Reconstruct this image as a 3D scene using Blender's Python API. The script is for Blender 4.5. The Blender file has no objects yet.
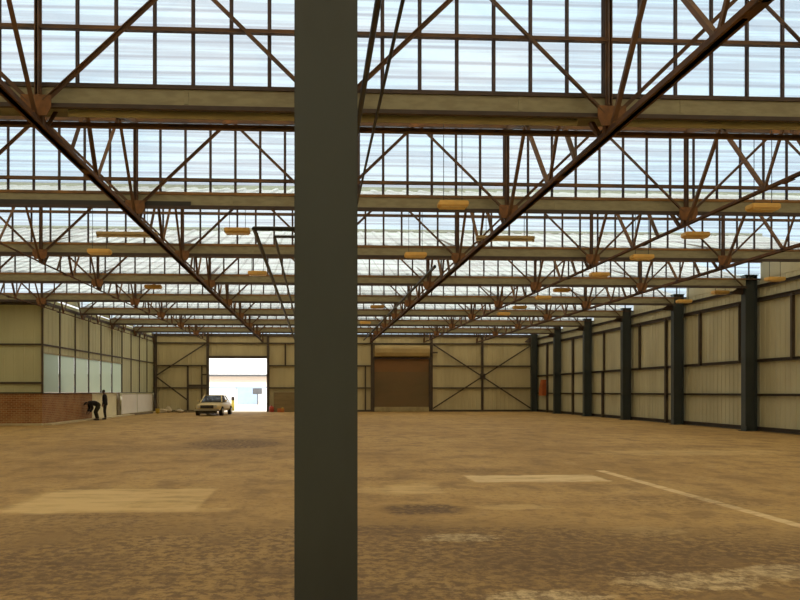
import bpy, bmesh, math, random
from mathutils import Vector, Matrix
random.seed(7)
SC = bpy.context.scene
COL = SC.collection
R = math.radians

# ------------------------------------------------------------------ materials
def new_mat(name):
    m = bpy.data.materials.new(name); m.use_nodes = True
    nt = m.node_tree; nt.nodes.clear()
    out = nt.nodes.new('ShaderNodeOutputMaterial')
    return m, nt, out

class NB:
    """tiny node builder"""
    def __init__(s, nt): s.nt = nt
    def n(s, t, **kw):
        nd = s.nt.nodes.new(t)
        for k, v in kw.items(): setattr(nd, k, v)
        return nd
    def link(s, a, b): s.nt.links.new(a, b)
    def math(s, op, a, b=None, c=None, clamp=False):
        nd = s.n('ShaderNodeMath', operation=op, use_clamp=clamp)
        for i, v in enumerate((a, b, c)):
            if v is None: continue
            if isinstance(v, (int, float)): nd.inputs[i].default_value = v
            else: s.link(v, nd.inputs[i])
        return nd.outputs[0]
    def mix(s, fac, a, b, mode='MIX'):
        nd = s.n('ShaderNodeMix', data_type='RGBA', blend_type=mode)
        for sock, v in ((nd.inputs[0], fac), (nd.inputs[6], a), (nd.inputs[7], b)):
            if isinstance(v, (int, float)): sock.default_value = v
            elif isinstance(v, tuple): sock.default_value = (v[0], v[1], v[2], 1)
            else: s.link(v, sock)
        return nd.outputs[2]
    def ramp(s, v, lo, hi):
        nd = s.n('ShaderNodeMapRange', interpolation_type='SMOOTHSTEP')
        s.link(v, nd.inputs[0]); nd.inputs[1].default_value = lo; nd.inputs[2].default_value = hi
        return nd.outputs[0]
    def coord(s, scale=(1, 1, 1)):
        tc = s.n('ShaderNodeTexCoord')
        mp = s.n('ShaderNodeMapping'); mp.inputs['Scale'].default_value = scale
        s.link(tc.outputs['Object'], mp.inputs[0])
        return mp.outputs[0]
    def noise(s, vec, scale, detail=4, rough=.55):
        nd = s.n('ShaderNodeTexNoise'); nd.inputs['Scale'].default_value = scale
        nd.inputs['Detail'].default_value = detail; nd.inputs['Roughness'].default_value = rough
        s.link(vec, nd.inputs['Vector']); return nd.outputs[0]

def pmat(name, col, rough=.6, metal=0., var=.25, nscale=2.5, col2=None, stretch=(1, 1, 1), bump=0., spec=.5):
    """principled surface with a noise driven tint"""
    m, nt, out = new_mat(name); b = NB(nt)
    bs = b.n('ShaderNodeBsdfPrincipled')
    b.link(bs.outputs[0], out.inputs[0])
    bs.inputs['Roughness'].default_value = rough; bs.inputs['Metallic'].default_value = metal
    bs.inputs['Specular IOR Level'].default_value = spec
    v = b.coord(stretch)
    nz = b.noise(v, nscale, 5)
    if col2 is None: col2 = tuple(c * (1 - var) for c in col)
    f = b.ramp(nz, .35, .68)
    b.link(b.mix(f, col, col2), bs.inputs['Base Color'])
    if bump:
        bp = b.n('ShaderNodeBump'); bp.inputs['Strength'].default_value = bump; bp.inputs['Distance'].default_value = .02
        b.link(b.noise(v, nscale * 6, 4), bp.inputs['Height']); b.link(bp.outputs[0], bs.inputs['Normal'])
    return m

def glass_mat(name, tint_a, tint_b, dirt, zscale=5.0):
    m, nt, out = new_mat(name); b = NB(nt)
    v = b.coord((.10, 1, zscale))
    nz = b.noise(v, 2.2, 2, .6)
    f = b.ramp(nz, .42, .6)
    # thin lap lines every third of a metre or so
    tc = b.n('ShaderNodeTexCoord'); sp = b.n('ShaderNodeSeparateXYZ'); b.link(tc.outputs['Object'], sp.inputs[0])
    wob = b.noise(b.coord((.12, 1, .1)), 1.7, 1)
    z = b.math('ADD', b.math('MULTIPLY', sp.outputs[2], 4.4), b.math('MULTIPLY', wob, .35))
    fr = b.math('FRACT', z)
    lap = b.math('MULTIPLY', b.ramp(fr, .0, .16), b.math('SUBTRACT', 1.0, b.ramp(fr, .2, .36)))
    f = b.math('MAXIMUM', b.math('MULTIPLY', f, .6), lap, clamp=True)
    tr = b.n('ShaderNodeBsdfTransparent'); b.link(b.mix(f, tint_a, tint_b), tr.inputs[0])
    df = b.n('ShaderNodeBsdfTranslucent'); df.inputs[0].default_value = (.82, .86, .86, 1) if dirt < .3 else (.44, .47, .40, 1)
    mx = b.n('ShaderNodeMixShader'); mx.inputs[0].default_value = dirt
    b.link(tr.outputs[0], mx.inputs[1]); b.link(df.outputs[0], mx.inputs[2])
    gl = b.n('ShaderNodeBsdfGlossy'); gl.inputs['Roughness'].default_value = .2
    m2 = b.n('ShaderNodeMixShader'); m2.inputs[0].default_value = .03
    b.link(mx.outputs[0], m2.inputs[1]); b.link(gl.outputs[0], m2.inputs[2])
    b.link(m2.outputs[0], out.inputs[0])
    return m

M = {}
M['column'] = pmat('painted_grey_green_steel', (.046, .062, .066), .5, 0, .2, 1.2, (.036, .047, .049), stretch=(1, 1, .35))
M['steel'] = pmat('brown_painted_steel', (.098, .064, .046), .65, 0, .3, 2, (.165, .090, .045), spec=.3)
M['dsteel'] = pmat('dark_brown_steel', (.062, .042, .036), .6, 0, .3, 3)
M['chord'] = pmat('dark_rust_chord', (.088, .054, .040), .75, 0, .3, 3, (.15, .075, .035), spec=.2)
M['rust'] = pmat('rusty_orange_plate', (.26, .125, .046), .8, 0, .3, 6, (.15, .075, .038))
M['rusttop'] = pmat('rusty_angle', (.30, .165, .06), .8, 0, .3, 2, (.14, .085, .05), stretch=(.3, 1, 1))
M['galv'] = pmat('dull_galvanised_sheet', (.30, .29, .19), .55, .1, .3, 7, (.24, .225, .145), stretch=(.6, 1, 2))
M['pipe'] = pmat('galvanised_round_pipe', (.50, .51, .38), .35, .25, .25, 2, stretch=(.4, 1, 1))
M['bar'] = pmat('glazing_bar_lead', (.075, .052, .050), .6, 0, .2, 3)
M['conduit'] = pmat('black_conduit', (.022, .024, .026), .5)
M['clad'] = pmat('cream_cladding', (.62, .57, .36), .65, 0, .16, .8, (.52, .47, .29), stretch=(1, 1, .25))
M['cladr'] = pmat('cream_cladding_grimy', (.54, .53, .37), .65, 0, .2, .8, (.44, .425, .29), stretch=(1, 1, .25))
M['cladl'] = pmat('olive_cream_panel', (.58, .60, .40), .6, 0, .14, .7, (.49, .51, .33), stretch=(1, 1, .2))
M['girt'] = pmat('dark_girt', (.075, .058, .044), .6)
def roof_mat():  # unseen slopes pass warm daylight, added to brighten the hall
    m, nt, out = new_mat('translucent_fill_light_roof'); b = NB(nt)
    v = b.coord((1, .3, 1)); f = b.ramp(b.noise(v, .8, 4), .35, .65)
    df = b.n('ShaderNodeBsdfDiffuse'); b.link(b.mix(f, (.58, .57, .54), (.50, .49, .46)), df.inputs[0])
    tr = b.n('ShaderNodeBsdfTranslucent'); b.link(b.mix(f, (.76, .64, .44), (.68, .57, .39)), tr.inputs[0])
    mx = b.n('ShaderNodeMixShader'); mx.inputs[0].default_value = ROOF_T
    b.link(df.outputs[0], mx.inputs[1]); b.link(tr.outputs[0], mx.inputs[2]); b.link(mx.outputs[0], out.inputs[0])
    return m
ROOF_T = .335
M['roof'] = roof_mat()
M['shutter'] = pmat('brown_shutter', (.24, .165, .085), .5, 0, .3, .5, (.19, .145, .075), stretch=(.4, 1, 1))
M['shuttertop'] = pmat('rusty_shutter_band', (.33, .18, .08), .55, 0, .3, .8, (.26, .16, .075), stretch=(.4, 1, 1))
M['hood'] = pmat('tan_hood', (.50, .39, .18), .55, 0, .2, 1)
M['tan'] = pmat('tan_bar', (.42, .36, .20), .6)
M['white'] = pmat('white_board', (.92, .91, .87), .6, 0, .05, 1)
M['offwhite'] = pmat('plaster_panel', (.86, .82, .58), .7, 0, .1, 1)
M['kerb'] = pmat('pale_kerb', (.62, .54, .34), .8, 0, .15, 3)
M['lampbox'] = pmat('yellowed_lamp_box', (.80, .52, .15), .5, 0, .15, 4)
M['lampdiff'] = pmat('yellowed_diffuser', (.80, .60, .24), .4, 0, .1, 4)
M['tube'] = pmat('cream_tube_tray', (.55, .44, .24), .5, 0, .1, 4)
M['carpaint'] = pmat('cream_car_paint', (.70, .58, .30), .3, 0, .04, 1)
M['carglass'] = pmat('dark_car_glass', (.02, .022, .022), .08, 0, .1, 1, spec=.8)
M['tyre'] = pmat('tyre_rubber', (.016, .015, .014), .85)
M['chrome'] = pmat('dull_chrome', (.5, .48, .42), .3, .8, .1)
M['grille'] = pmat('dark_grille', (.03, .028, .024), .5)
M['lens'] = pmat('lamp_lens', (.75, .72, .6), .15)
M['amber'] = pmat('amber_lens', (.7, .25, .03), .2)
M['skin'] = pmat('skin', (.18, .095, .06), .55, 0, .1)
M['cloth'] = pmat('black_work_jacket', (.016, .014, .017), .9, 0, .3, 8)
M['trouser'] = pmat('black_trousers', (.014, .012, .014), .9, 0, .3, 8)
M['olive'] = pmat('olive_brown_trousers', (.038, .034, .018), .9, 0, .3, 8)
M['hair'] = pmat('black_hair', (.012, .01, .01), .8)
M['shoe'] = pmat('black_shoe', (.012, .011, .011), .6)
M['red'] = pmat('red_paint', (.45, .06, .03), .5)
M['orange'] = pmat('orange_plastic', (.70, .18, .04), .5)
M['orangecab'] = pmat('orange_red_cabinet', (.48, .13, .035), .5)
M['yellow'] = pmat('yellow_plastic', (.72, .58, .10), .5)
M['sack'] = pmat('pale_sack', (.62, .55, .40), .9, 0, .2, 5, bump=.4)
M['wood'] = pmat('brown_board', (.24, .18, .085), .75, 0, .25, 2, stretch=(.3, 1, 2))
M['timber'] = pmat('grey_timber', (.24, .20, .13), .85, 0, .3, 4)
M['outwall'] = pmat('outside_pink_wall', (.78, .66, .58), .8, 0, .06, .3)
M['outwhite'] = pmat('outside_white_roof', (.85, .86, .86), .7, 0, .05, .3)
M['outgrey'] = pmat('outside_grey_trim', (.11, .11, .12), .7)
M['outblue'] = pmat('outside_blue_door', (.34, .44, .60), .6, 0, .1, 1)
M['ground'] = pmat('outside_concrete', (.62, .58, .50), .9, 0, .1, .4)
M['pane'] = glass_mat('wired_roof_glass', (.86, .93, .955), (.71, .73, .76), .06)
M['sidepane'] = glass_mat('frosted_side_glass', (.50, .54, .46), (.30, .33, .30), .86, .3)

def brick_mat():
    m, nt, out = new_mat('red_brick'); b = NB(nt)
    bs = b.n('ShaderNodeBsdfPrincipled'); b.link(bs.outputs[0], out.inputs[0]); bs.inputs['Roughness'].default_value = .85
    tc = b.n('ShaderNodeTexCoord'); sp = b.n('ShaderNodeSeparateXYZ'); b.link(tc.outputs['Object'], sp.inputs[0])
    cb = b.n('ShaderNodeCombineXYZ')
    b.link(b.math('ADD', sp.outputs[0], sp.outputs[1]), cb.inputs[0]); b.link(sp.outputs[2], cb.inputs[1])
    br = b.n('ShaderNodeTexBrick'); b.link(cb.outputs[0], br.inputs['Vector'])
    br.inputs['Color1'].default_value = (.34, .135, .045, 1); br.inputs['Color2'].default_value = (.235, .09, .034, 1)
    br.inputs['Mortar'].default_value = (.42, .30, .16, 1)
    br.inputs['Scale'].default_value = 1.0; br.inputs['Mortar Size'].default_value = .010
    br.inputs['Brick Width'].default_value = .23; br.inputs['Row Height'].default_value = .085
    f = b.ramp(b.noise(b.coord(), 1.6, 4), .35, .7)
    b.link(b.mix(f, br.outputs[0], b.mix(.35, br.outputs[0], (.5, .34, .16))), bs.inputs['Base Color'])
    return m
M['brick'] = brick_mat()

def floor_mat():
    m, nt, out = new_mat('dusty_stained_concrete'); b = NB(nt)
    bs = b.n('ShaderNodeBsdfPrincipled'); b.link(bs.outputs[0], out.inputs[0])
    bs.inputs['Roughness'].default_value = .72; bs.inputs['Specular IOR Level'].default_value = .25
    tc = b.n('ShaderNodeTexCoord'); sp = b.n('ShaderNodeSeparateXYZ'); b.link(tc.outputs['Object'], sp.inputs[0])
    X, Y = sp.outputs[0], sp.outputs[1]
    pos = tc.outputs['Object']
    n1 = b.noise(b.coord((.5, .35, 1)), .45, 6, .6)
    n2 = b.noise(b.coord((1, .7, 1)), 1.5, 7, .65)
    n3 = b.noise(b.coord((1, 1, 1)), 9, 6, .75)
    c = b.mix(b.ramp(n1, .36, .66), (.55, .372, .142), (.425, .275, .095))
    c = b.mix(b.math('MULTIPLY', b.ramp(n2, .46, .66), .7), c, (.255, .165, .068))
    c = b.mix(b.math('MULTIPLY', b.ramp(n2, .46, .30), .45), c, (.60, .43, .215))
    c = b.mix(b.math('MULTIPLY', b.ramp(n3, .48, .64), .5), c, (.20, .125, .052))
    n4 = b.noise(b.coord((.45, 1.6, 1)), 2.4, 6, .7)
    c = b.mix(b.math('MULTIPLY', b.ramp(n4, .54, .72), .28), c, (.22, .14, .058))
    c = b.mix(b.math('MULTIPLY', b.ramp(n4, .44, .28), .25), c, (.64, .47, .23))
    wob = b.math('MULTIPLY', b.math('SUBTRACT', n3, .5), .9)
    wob2 = b.math('MULTIPLY', b.math('SUBTRACT', n2, .5), 1.6)
    def soft(v, lo, hi, e):       # 1 inside lo..hi
        a = b.ramp(v, lo - e, lo + e); d = b.ramp(v, hi - e, hi + e)
        return b.math('MULTIPLY', a, b.math('SUBTRACT', 1.0, d))
    def rect(x0, x1, y0, y1, e, w=.25):
        xx = b.math('ADD', X, b.math('MULTIPLY', wob, w)); yy = b.math('ADD', Y, b.math('MULTIPLY', wob2, w))
        return b.math('MULTIPLY', soft(xx, x0, x1, e), soft(yy, y0, y1, e * 1.5))
    def blot(cx, cy, rx, ry, amt=1.0):
        dx = b.math('DIVIDE', b.math('SUBTRACT', X, cx), rx); dy = b.math('DIVIDE', b.math('SUBTRACT', Y, cy), ry)
        r = b.math('SQRT', b.math('ADD', b.math('MULTIPLY', dx, dx), b.math('MULTIPLY', dy, dy)))
        r = b.math('ADD', r, b.math('ADD', wob, wob2))
        return b.math('MULTIPLY', b.math('SUBTRACT', 1.0, b.ramp(r, .55, 1.1)), amt)
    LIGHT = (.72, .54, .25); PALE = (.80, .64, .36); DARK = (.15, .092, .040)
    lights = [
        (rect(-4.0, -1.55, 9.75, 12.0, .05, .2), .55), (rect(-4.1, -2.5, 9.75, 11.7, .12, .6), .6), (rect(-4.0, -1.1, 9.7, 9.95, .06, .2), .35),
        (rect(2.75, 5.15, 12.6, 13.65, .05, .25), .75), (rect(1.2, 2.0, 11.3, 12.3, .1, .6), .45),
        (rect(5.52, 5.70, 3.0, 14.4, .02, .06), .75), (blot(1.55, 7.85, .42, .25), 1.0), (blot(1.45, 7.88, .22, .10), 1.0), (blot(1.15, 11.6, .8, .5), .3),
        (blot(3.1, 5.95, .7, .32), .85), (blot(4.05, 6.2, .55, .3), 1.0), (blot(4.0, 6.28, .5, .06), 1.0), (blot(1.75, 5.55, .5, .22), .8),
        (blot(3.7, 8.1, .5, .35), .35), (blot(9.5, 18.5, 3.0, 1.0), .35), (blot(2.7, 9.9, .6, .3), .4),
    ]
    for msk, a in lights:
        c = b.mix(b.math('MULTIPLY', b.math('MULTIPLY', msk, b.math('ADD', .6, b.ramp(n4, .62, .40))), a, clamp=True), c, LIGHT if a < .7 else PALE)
    darks = [
        (blot(-2.4, 22.3, 1.7, 2.6), .85), (blot(-5.2, 20.5, 2.4, 1.4), .35), (blot(-1.0, 19.0, 1.4, 1.6), .3), (blot(1.45, 9.75, .7, .5), .95), (blot(1.35, 9.75, .5, .3), .7), (blot(.9, 8.3, .9, .4), .6),
        (blot(-2.6, 6.6, 1.2, .7), .45), (blot(2.4, 6.5, 1.3, .5), .55), (blot(4.3, 7.0, 1.4, .5), .4), (blot(2.9, 14.5, 1.5, .5), .45), (blot(5.2, 10.3, 1.6, .8), .35),
        (blot(-3.0, 8.8, 1.9, .8), .35), (blot(.6, 5.6, .8, .4), .35), (blot(1.2, 13.2, .9, .35), .4), (blot(10, 20.5, 2.5, .7), .3), (blot(-2.5, 9.45, 1.8, .25), .4), (blot(.0, 6.4, 7.0, 2.8), .6), (blot(3.2, 7.3, 3.2, 1.3), .35),  # the last two broad blots darken the whole floor nearest the camera
    ]
    for msk, a in darks:
        c = b.mix(b.math('MULTIPLY', b.math('MULTIPLY', msk, b.math('ADD', .4, b.ramp(n3, .40, .60))), a, clamp=True), c, DARK)
    b.link(c, bs.inputs['Base Color'])
    bp = b.n('ShaderNodeBump'); bp.inputs['Strength'].default_value = .25; bp.inputs['Distance'].default_value = .02
    b.link(n3, bp.inputs['Height']); b.link(bp.outputs[0], bs.inputs['Normal'])
    return m
M['floor'] = floor_mat()

# ------------------------------------------------------------------ mesh builder
class MB:
    def __init__(s): s.v = []; s.f = []; s.sm = []
    def add(s, vs, fs, smooth=False):
        o = len(s.v); s.v += [Vector(p) for p in vs]
        for f in fs: s.f.append([i + o for i in f]); s.sm.append(smooth)
        return s
    def box(s, x0, x1, y0, y1, z0, z1, bev=0.):
        if bev:
            bm = bmesh.new(); bmesh.ops.create_cube(bm, size=1)
            bmesh.ops.scale(bm, vec=(x1 - x0, y1 - y0, z1 - z0), verts=bm.verts)
            bmesh.ops.translate(bm, vec=((x0 + x1) / 2, (y0 + y1) / 2, (z0 + z1) / 2), verts=bm.verts)
            bmesh.ops.bevel(bm, geom=bm.edges[:], offset=bev, segments=2, affect='EDGES')
            return s.bm(bm)
        P = [(x0, y0, z0), (x1, y0, z0), (x1, y1, z0), (x0, y1, z0), (x0, y0, z1), (x1, y0, z1), (x1, y1, z1), (x0, y1, z1)]
        return s.add(P, [(0, 3, 2, 1), (4, 5, 6, 7), (0, 1, 5, 4), (1, 2, 6, 5), (2, 3, 7, 6), (3, 0, 4, 7)])
    def bm(s, bm, smooth=False, mat=None):
        bm.verts.index_update()
        vs = [(mat @ v.co) if mat else v.co.copy() for v in bm.verts]
        s.add(vs, [[v.index for v in f.verts] for f in bm.faces], smooth); bm.free(); return s
    def sweep(s, prof, a, b, up=(0, 0, 1), closed=True, smooth=False):
        """extrude a 2-D profile (list of (u,v)) from a to b"""
        a, b = Vector(a), Vector(b); d = (b - a).normalized(); up = Vector(up)
        if abs(d.dot(up)) > .98: up = Vector((0, 1, 0)) if abs(d.y) < .9 else Vector((1, 0, 0))
        u = d.cross(up).normalized(); w = u.cross(d).normalized(); n = len(prof)
        vs = [a + u * p[0] + w * p[1] for p in prof] + [b + u * p[0] + w * p[1] for p in prof]
        fs = [(i, (i + 1) % n, n + (i + 1) % n, n + i) for i in range(n)]
        fs += [tuple(reversed(range(n))), tuple(range(n, 2 * n))]
        return s.add(vs, fs, smooth)
    def bar(s, a, b, w=.06, h=.06, up=(0, 0, 1)):
        return s.sweep([(-w / 2, -h / 2), (w / 2, -h / 2), (w / 2, h / 2), (-w / 2, h / 2)], a, b, up)
    def angle(s, a, b, w=.07, t=.012, up=(0, 0, 1), flip=1):
        p = [(0, 0), (w * flip, 0), (w * flip, t), (t * flip, t), (t * flip, w), (0, w)]
        p = [(x - w * flip * .4, y - w * .4) for x, y in p]
        if flip < 0: p = p[::-1]
        return s.sweep(p, a, b, up)
    def ibeam(s, a, b, w, h, t=.015, up=(0, 0, 1)):
        q = t * .6
        p = [(-w/2, -h/2), (w/2, -h/2), (w/2, -h/2 + t), (q/2, -h/2 + t), (q/2, h/2 - t), (w/2, h/2 - t), (w/2, h/2), (-w/2, h/2), (-w/2, h/2 - t), (-q/2, h/2 - t), (-q/2, -h/2 + t), (-w/2, -h/2 + t)]
        return s.sweep(p, a, b, up)
    def channel(s, a, b, w, h, t=.01, up=(0, 0, 1), flip=1):
        p = [(0, -h/2), (w, -h/2), (w, -h/2 + t), (t, -h/2 + t), (t, h/2 - t), (w, h/2 - t), (w, h/2), (0, h/2)]
        if flip < 0: p = [(-x, y) for x, y in p][::-1]
        return s.sweep(p, a, b, up)
    def cyl(s, a, b, r, r2=None, n=12):
        r2 = r if r2 is None else r2
        a, b = Vector(a), Vector(b); d = (b - a).normalized(); up = Vector((0, 0, 1)) if abs(d.z) < .95 else Vector((1, 0, 0))
        u = d.cross(up).normalized(); w = u.cross(d)
        vs = []
        for c, rr in ((a, r), (b, r2)):
            for i in range(n):
                t = 2 * math.pi * i / n; vs.append(c + u * math.cos(t) * rr + w * math.sin(t) * rr)
        s.add(vs, [(i, (i + 1) % n, n + (i + 1) % n, n + i) for i in range(n)], True)
        return s.add(vs, [tuple(reversed(range(n))), tuple(range(n, 2 * n))])
    def lathe(s, c, prof, n=16):
        vs = []; c = Vector(c)
        for r, z in prof:
            for i in range(n):
                t = 2 * math.pi * i / n; vs.append(c + Vector((r * math.cos(t), r * math.sin(t), z)))
        fs = []
        for k in range(len(prof) - 1):
            for i in range(n):
                fs.append((k*n + i, k*n + (i+1) % n, (k+1)*n + (i+1) % n, (k+1)*n + i))
        fs += [tuple(reversed(range(n))), tuple(range((len(prof)-1)*n, len(prof)*n))]
        return s.add(vs, fs, True)
    def prism(s, poly, axis, t0, t1):
        """poly: 2-D points in the other two axes; axis 'x','y','z'"""
        def P(p, t):
            return {'x': (t, p[0], p[1]), 'y': (p[0], t, p[1]), 'z': (p[0], p[1], t)}[axis]
        n = len(poly)
        vs = [P(p, t0) for p in poly] + [P(p, t1) for p in poly]
        fs = [(i, (i + 1) % n, n + (i + 1) % n, n + i) for i in range(n)] + [tuple(reversed(range(n))), tuple(range(n, 2*n))]
        return s.add(vs, fs)
    def clad(s, p0, p1, z0, z1, pitch=.31, depth=.018, rib=.05, slope=.025):
        """trapezoidal vertical ribbed sheet from p0 to p1 (xy), ribs raised to the right-hand side of p0->p1"""
        p0, p1 = Vector((p0[0], p0[1], 0)), Vector((p1[0], p1[1], 0)); L = (p1 - p0).length
        d = (p1 - p0) / L; nrm = Vector((d.y, -d.x, 0)); pts = [(0, 0)]; x = pitch * .5
        while x + rib + 2*slope < L:
            pts += [(x, 0), (x + slope, depth), (x + slope + rib, depth), (x + 2*slope + rib, 0)]; x += pitch
        pts.append((L, 0)); vs = []
        for u, h in pts:
            q = p0 + d * u + nrm * h
            vs += [(q.x, q.y, z0), (q.x, q.y, z1)]
        s.add(vs, [(2*i, 2*i + 2, 2*i + 3, 2*i + 1) for i in range(len(pts) - 1)])
        # back skin gives the sheet its thickness
        b0 = p0 - nrm * .04; b1 = p1 - nrm * .04
        return s.add([(b0.x, b0.y, z0), (b1.x, b1.y, z0), (b1.x, b1.y, z1), (b0.x, b0.y, z1)], [(1, 0, 3, 2)])
    def build(s, name, mat, parent=None, subdiv=0):
        off = Vector((0, 0, 0)); q = parent
        while q is not None: off += Vector(q.location); q = q.parent
        me = bpy.data.meshes.new(name)
        me.from_pydata([tuple(v - off) for v in s.v], [], s.f)
        bm = bmesh.new(); bm.from_mesh(me); bmesh.ops.recalc_face_normals(bm, faces=bm.faces[:]) if not getattr(s, 'keep', False) else None
        bm.to_mesh(me); bm.free()
        me.polygons.foreach_set('use_smooth', s.sm); me.materials.append(mat); me.update()
        o = bpy.data.objects.new(name, me); COL.objects.link(o); o.parent = parent
        if subdiv:
            md = o.modifiers.new('sub', 'SUBSURF'); md.levels = subdiv; md.render_levels = subdiv
        return o

def tag(o, label=None, cat=None, group=None, kind=None):
    if label: o['label'] = label
    if cat: o['category'] = cat
    if group: o['group'] = group
    if kind: o['kind'] = kind
    return o
def empty(name, loc=(0, 0, 0), rz=0.):
    o = bpy.data.objects.new(name, None); COL.objects.link(o); o.location = loc; o.rotation_euler = (0, 0, rz)
    o.empty_display_size = .2; return o
def struct(o): o['kind'] = 'structure'; return o
def at_copy(src, parent, dloc):
    c = src.copy(); COL.objects.link(c); c.parent = parent; c.location = Vector(src.location) + Vector(dloc); return c

# ------------------------------------------------------------------ layout (metres; camera stands at x=0, y=0)
SP = 5.803                                  # sawtooth pitch
def YR(n): return (n - .121) * SP           # valley line n
X0, DX = .22, 4.13                          # truss lines
XW = 17.34                                  # right wall
YF = 57.4                                   # far wall
XL_OUT = -17.2                              # outer left wall of the wider front part
LW0, LW1 = Vector((-12.5, 34.95)), Vector((-12.2, YF))   # left partition wall line
ZG, ZT, ZTOP, ZR = 5.68, 5.95, 7.5, 7.62    # gutter underside, gutter top, girder top chord, ridge
def xleft(n): return XL_OUT if n <= 6 else -12.3
def roof_z(y):
    n = math.floor(y / SP + .121); fr = y / SP + .121 - n
    return ZT + (ZR - ZT) * max(0., (fr * SP - .3) / (SP - .3))
ORD = {2: 'nearest', 3: 'second nearest', 4: 'third nearest', 5: 'fourth nearest', 6: 'fifth nearest', 7: 'sixth nearest', 8: 'seventh nearest', 9: 'farthest but one', 10: 'farthest'}

# ------------------------------------------------------------------ setting: floor, ground, roof, walls
fl = MB().box(XL_OUT - .3, XW + .3, -18, YF + .1, -.2, 0).build('floor', M['floor']); struct(fl)
gr = MB().box(-160, 160, YF + .1, 260, -.25, -.02).build('ground', M['ground']); struct(gr)

for n in range(-3, 10):                     # slopes made translucent to add light, valley n up to ridge n+1
    xa = XL_OUT if n <= 5 else -12.3
    y0, y1 = YR(n) + .3, YR(n + 1)
    xb = XW + .12; L = math.hypot(y1 - y0, ZR - ZT); ny, nz = -(ZR - ZT) / L, (y1 - y0) / L
    pts = []; x = xa                                      # ribbed translucent sheet, ribs running down the slope
    while x < xb:
        for du, h in ((0, 0), (.16, 0), (.20, .05), (.28, .05), (.32, 0)):
            if x + du <= xb: pts.append((x + du, h))
        x += .48
    pts.append((xb, 0)); vs = []
    for px, h in pts: vs += [(px, y0 + ny * h, ZT + .03 + nz * h), (px, y1 + ny * h, ZR + nz * h)]
    mb = MB(); mb.add(vs, [(2*i, 2*i + 2, 2*i + 3, 2*i + 1) for i in range(len(pts) - 1)])
    o = mb.build('ceiling', M['roof']); struct(o)
    for fr in (.22, .5, .78):
        yy, zz_ = y0 + (y1 - y0) * fr, ZT + .03 + (ZR - ZT - .03) * fr
        MB().angle((xa, yy, zz_ - .05), (xb, yy, zz_ - .05), .08, .012).build('purlin', M['steel'], o)
    mb = MB(); mb.box(xa, XW + .12, y1 - .1, y1 + .06, ZR - .06, ZR + .1); mb.build('ridge_capping', M['galv'], o)
mb = MB().box(XL_OUT, -12.3, YR(6) + .2, 35.2, ZT - .05, ZT + .05); struct(mb.build('ceiling', M['roof']))

BAR, BAR0 = .551, 3.758
win_i = 0
TRANS = {2: 6.74, 3: 6.22, 4: 6.86, 5: 6.6, 6: 6.75, 7: 6.7, 8: 6.7, 9: 6.7, 10: 6.5}
for n in range(-2, 11):
    win_i += 1
    y = YR(n); xa, xb = xleft(n), XW + .1
    w = struct(empty('window_%d' % win_i, (0, y, ZT)))
    MB().box(xa, xb, y + .03, y + .037, ZT - .02, ZR - .04).build('pane', M['pane'], w)
    MB().box(xa, xb, y - .02, y + .05, ZT - .03, ZT + .03).build('bottom_rail', M['dsteel'], w)
    if n < 2: continue
    if n in TRANS:
        z = TRANS[n]
        MB().angle((xa, y - .10, z), (xb, y - .10, z), .085 if n < 5 else .07, .02, flip=1).build('transom', M['steel'], w)
    first = None; i = math.ceil((xa - BAR0) / BAR)
    while BAR0 + i * BAR < xb:
        x = BAR0 + i * BAR
        # outside the picture the bars are still there, one per .55 m
        if first is None:
            fx = x
            first = MB().sweep([(-.028, 0), (.028, 0), (.028, .02), (.012, .02), (.012, .05), (-.012, .05), (-.012, .02), (-.028, .02)],
                               (x, y + .025, ZT), (x, y + .025, ZR - .05), up=(0, -1, 0)).build('glazing_bar', M['bar'], w)
        else: at_copy(first, w, (x - fx, 0, 0))
        i += 1

# gutters in the valleys
for n in range(2, 11):
    if n == 10: continue
    y = YR(n); xa, xb = xleft(n), XW - (.52 if n >= 5 else .05)
    g = empty('valley_gutter', (0, y, ZG))
    tag(g, 'dull yellow-grey valley gutter beam running across the hall, %s beam to the camera' % ORD[n] if n < 9 else 'dull yellow-grey valley gutter beam across the hall, last one before the far wall', 'gutter beam', 'valley gutters across the roof')
    dp = .78 if n == 2 else .30
    # fascia with a folded lip
    MB().box(xa, xb, y - .05, y - .035, ZG - .01, ZT - .04).build('fascia', M['galv'], g)
    MB().box(xa, xb, y - .075, y - .02, ZT - .045, ZT + .015).build('top_angle', M['rusttop'] if n > 2 else M['dsteel'], g)
    MB().box(xa, xb, y - .065, y - .02, ZG - .045, ZG - .005).build('bottom_lip', M['dsteel'], g)
    if n == 2:
        MB().box(xa, xb, y - .02, y + dp, ZG + .10, ZG + .12).build('soffit', M['galv'], g)
        MB().cyl((X0 - DX + .25, y + .42, ZG + .03), (X0 + DX - .3, y + .42, ZG + .03), .055, n=14).build('round_pipe', M['pipe'], g)
        MB().cyl((X0 + DX + .3, y + .42, ZG + .03), (xb, y + .42, ZG + .03), .055, n=14).build('round_pipe', M['pipe'], g)
        MB().angle((xa, y + dp, ZG - .02), (xb, y + dp, ZG - .02), .095, .02).build('back_angle', M['steel'], g)
    else:
        MB().prism([(y - .02, ZG + .02), (y + .30, ZT - .02), (y + .30, ZT + .04), (y + .28, ZT + .04), (y - .02, ZG + .06)], 'x', xa, xb).build('trough', M['galv'], g)
        if n == 3: MB().box(xa, -2.72, y - .09, y - .066, ZG - .03, ZG + .07).build('dark_strip', M['conduit'], g)
    first = None; x = math.ceil(xa / 2.44) * 2.44 + .6
    while x < xb:
        if first is None: fx = x; first = MB().box(x - .03, x + .03, y - .058, y - .05, ZG + .012, ZT - .05).build('joint_strap', M['galv'], g)
        else: at_copy(first, g, (x - fx, 0, 0))
        x += 2.44

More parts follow.
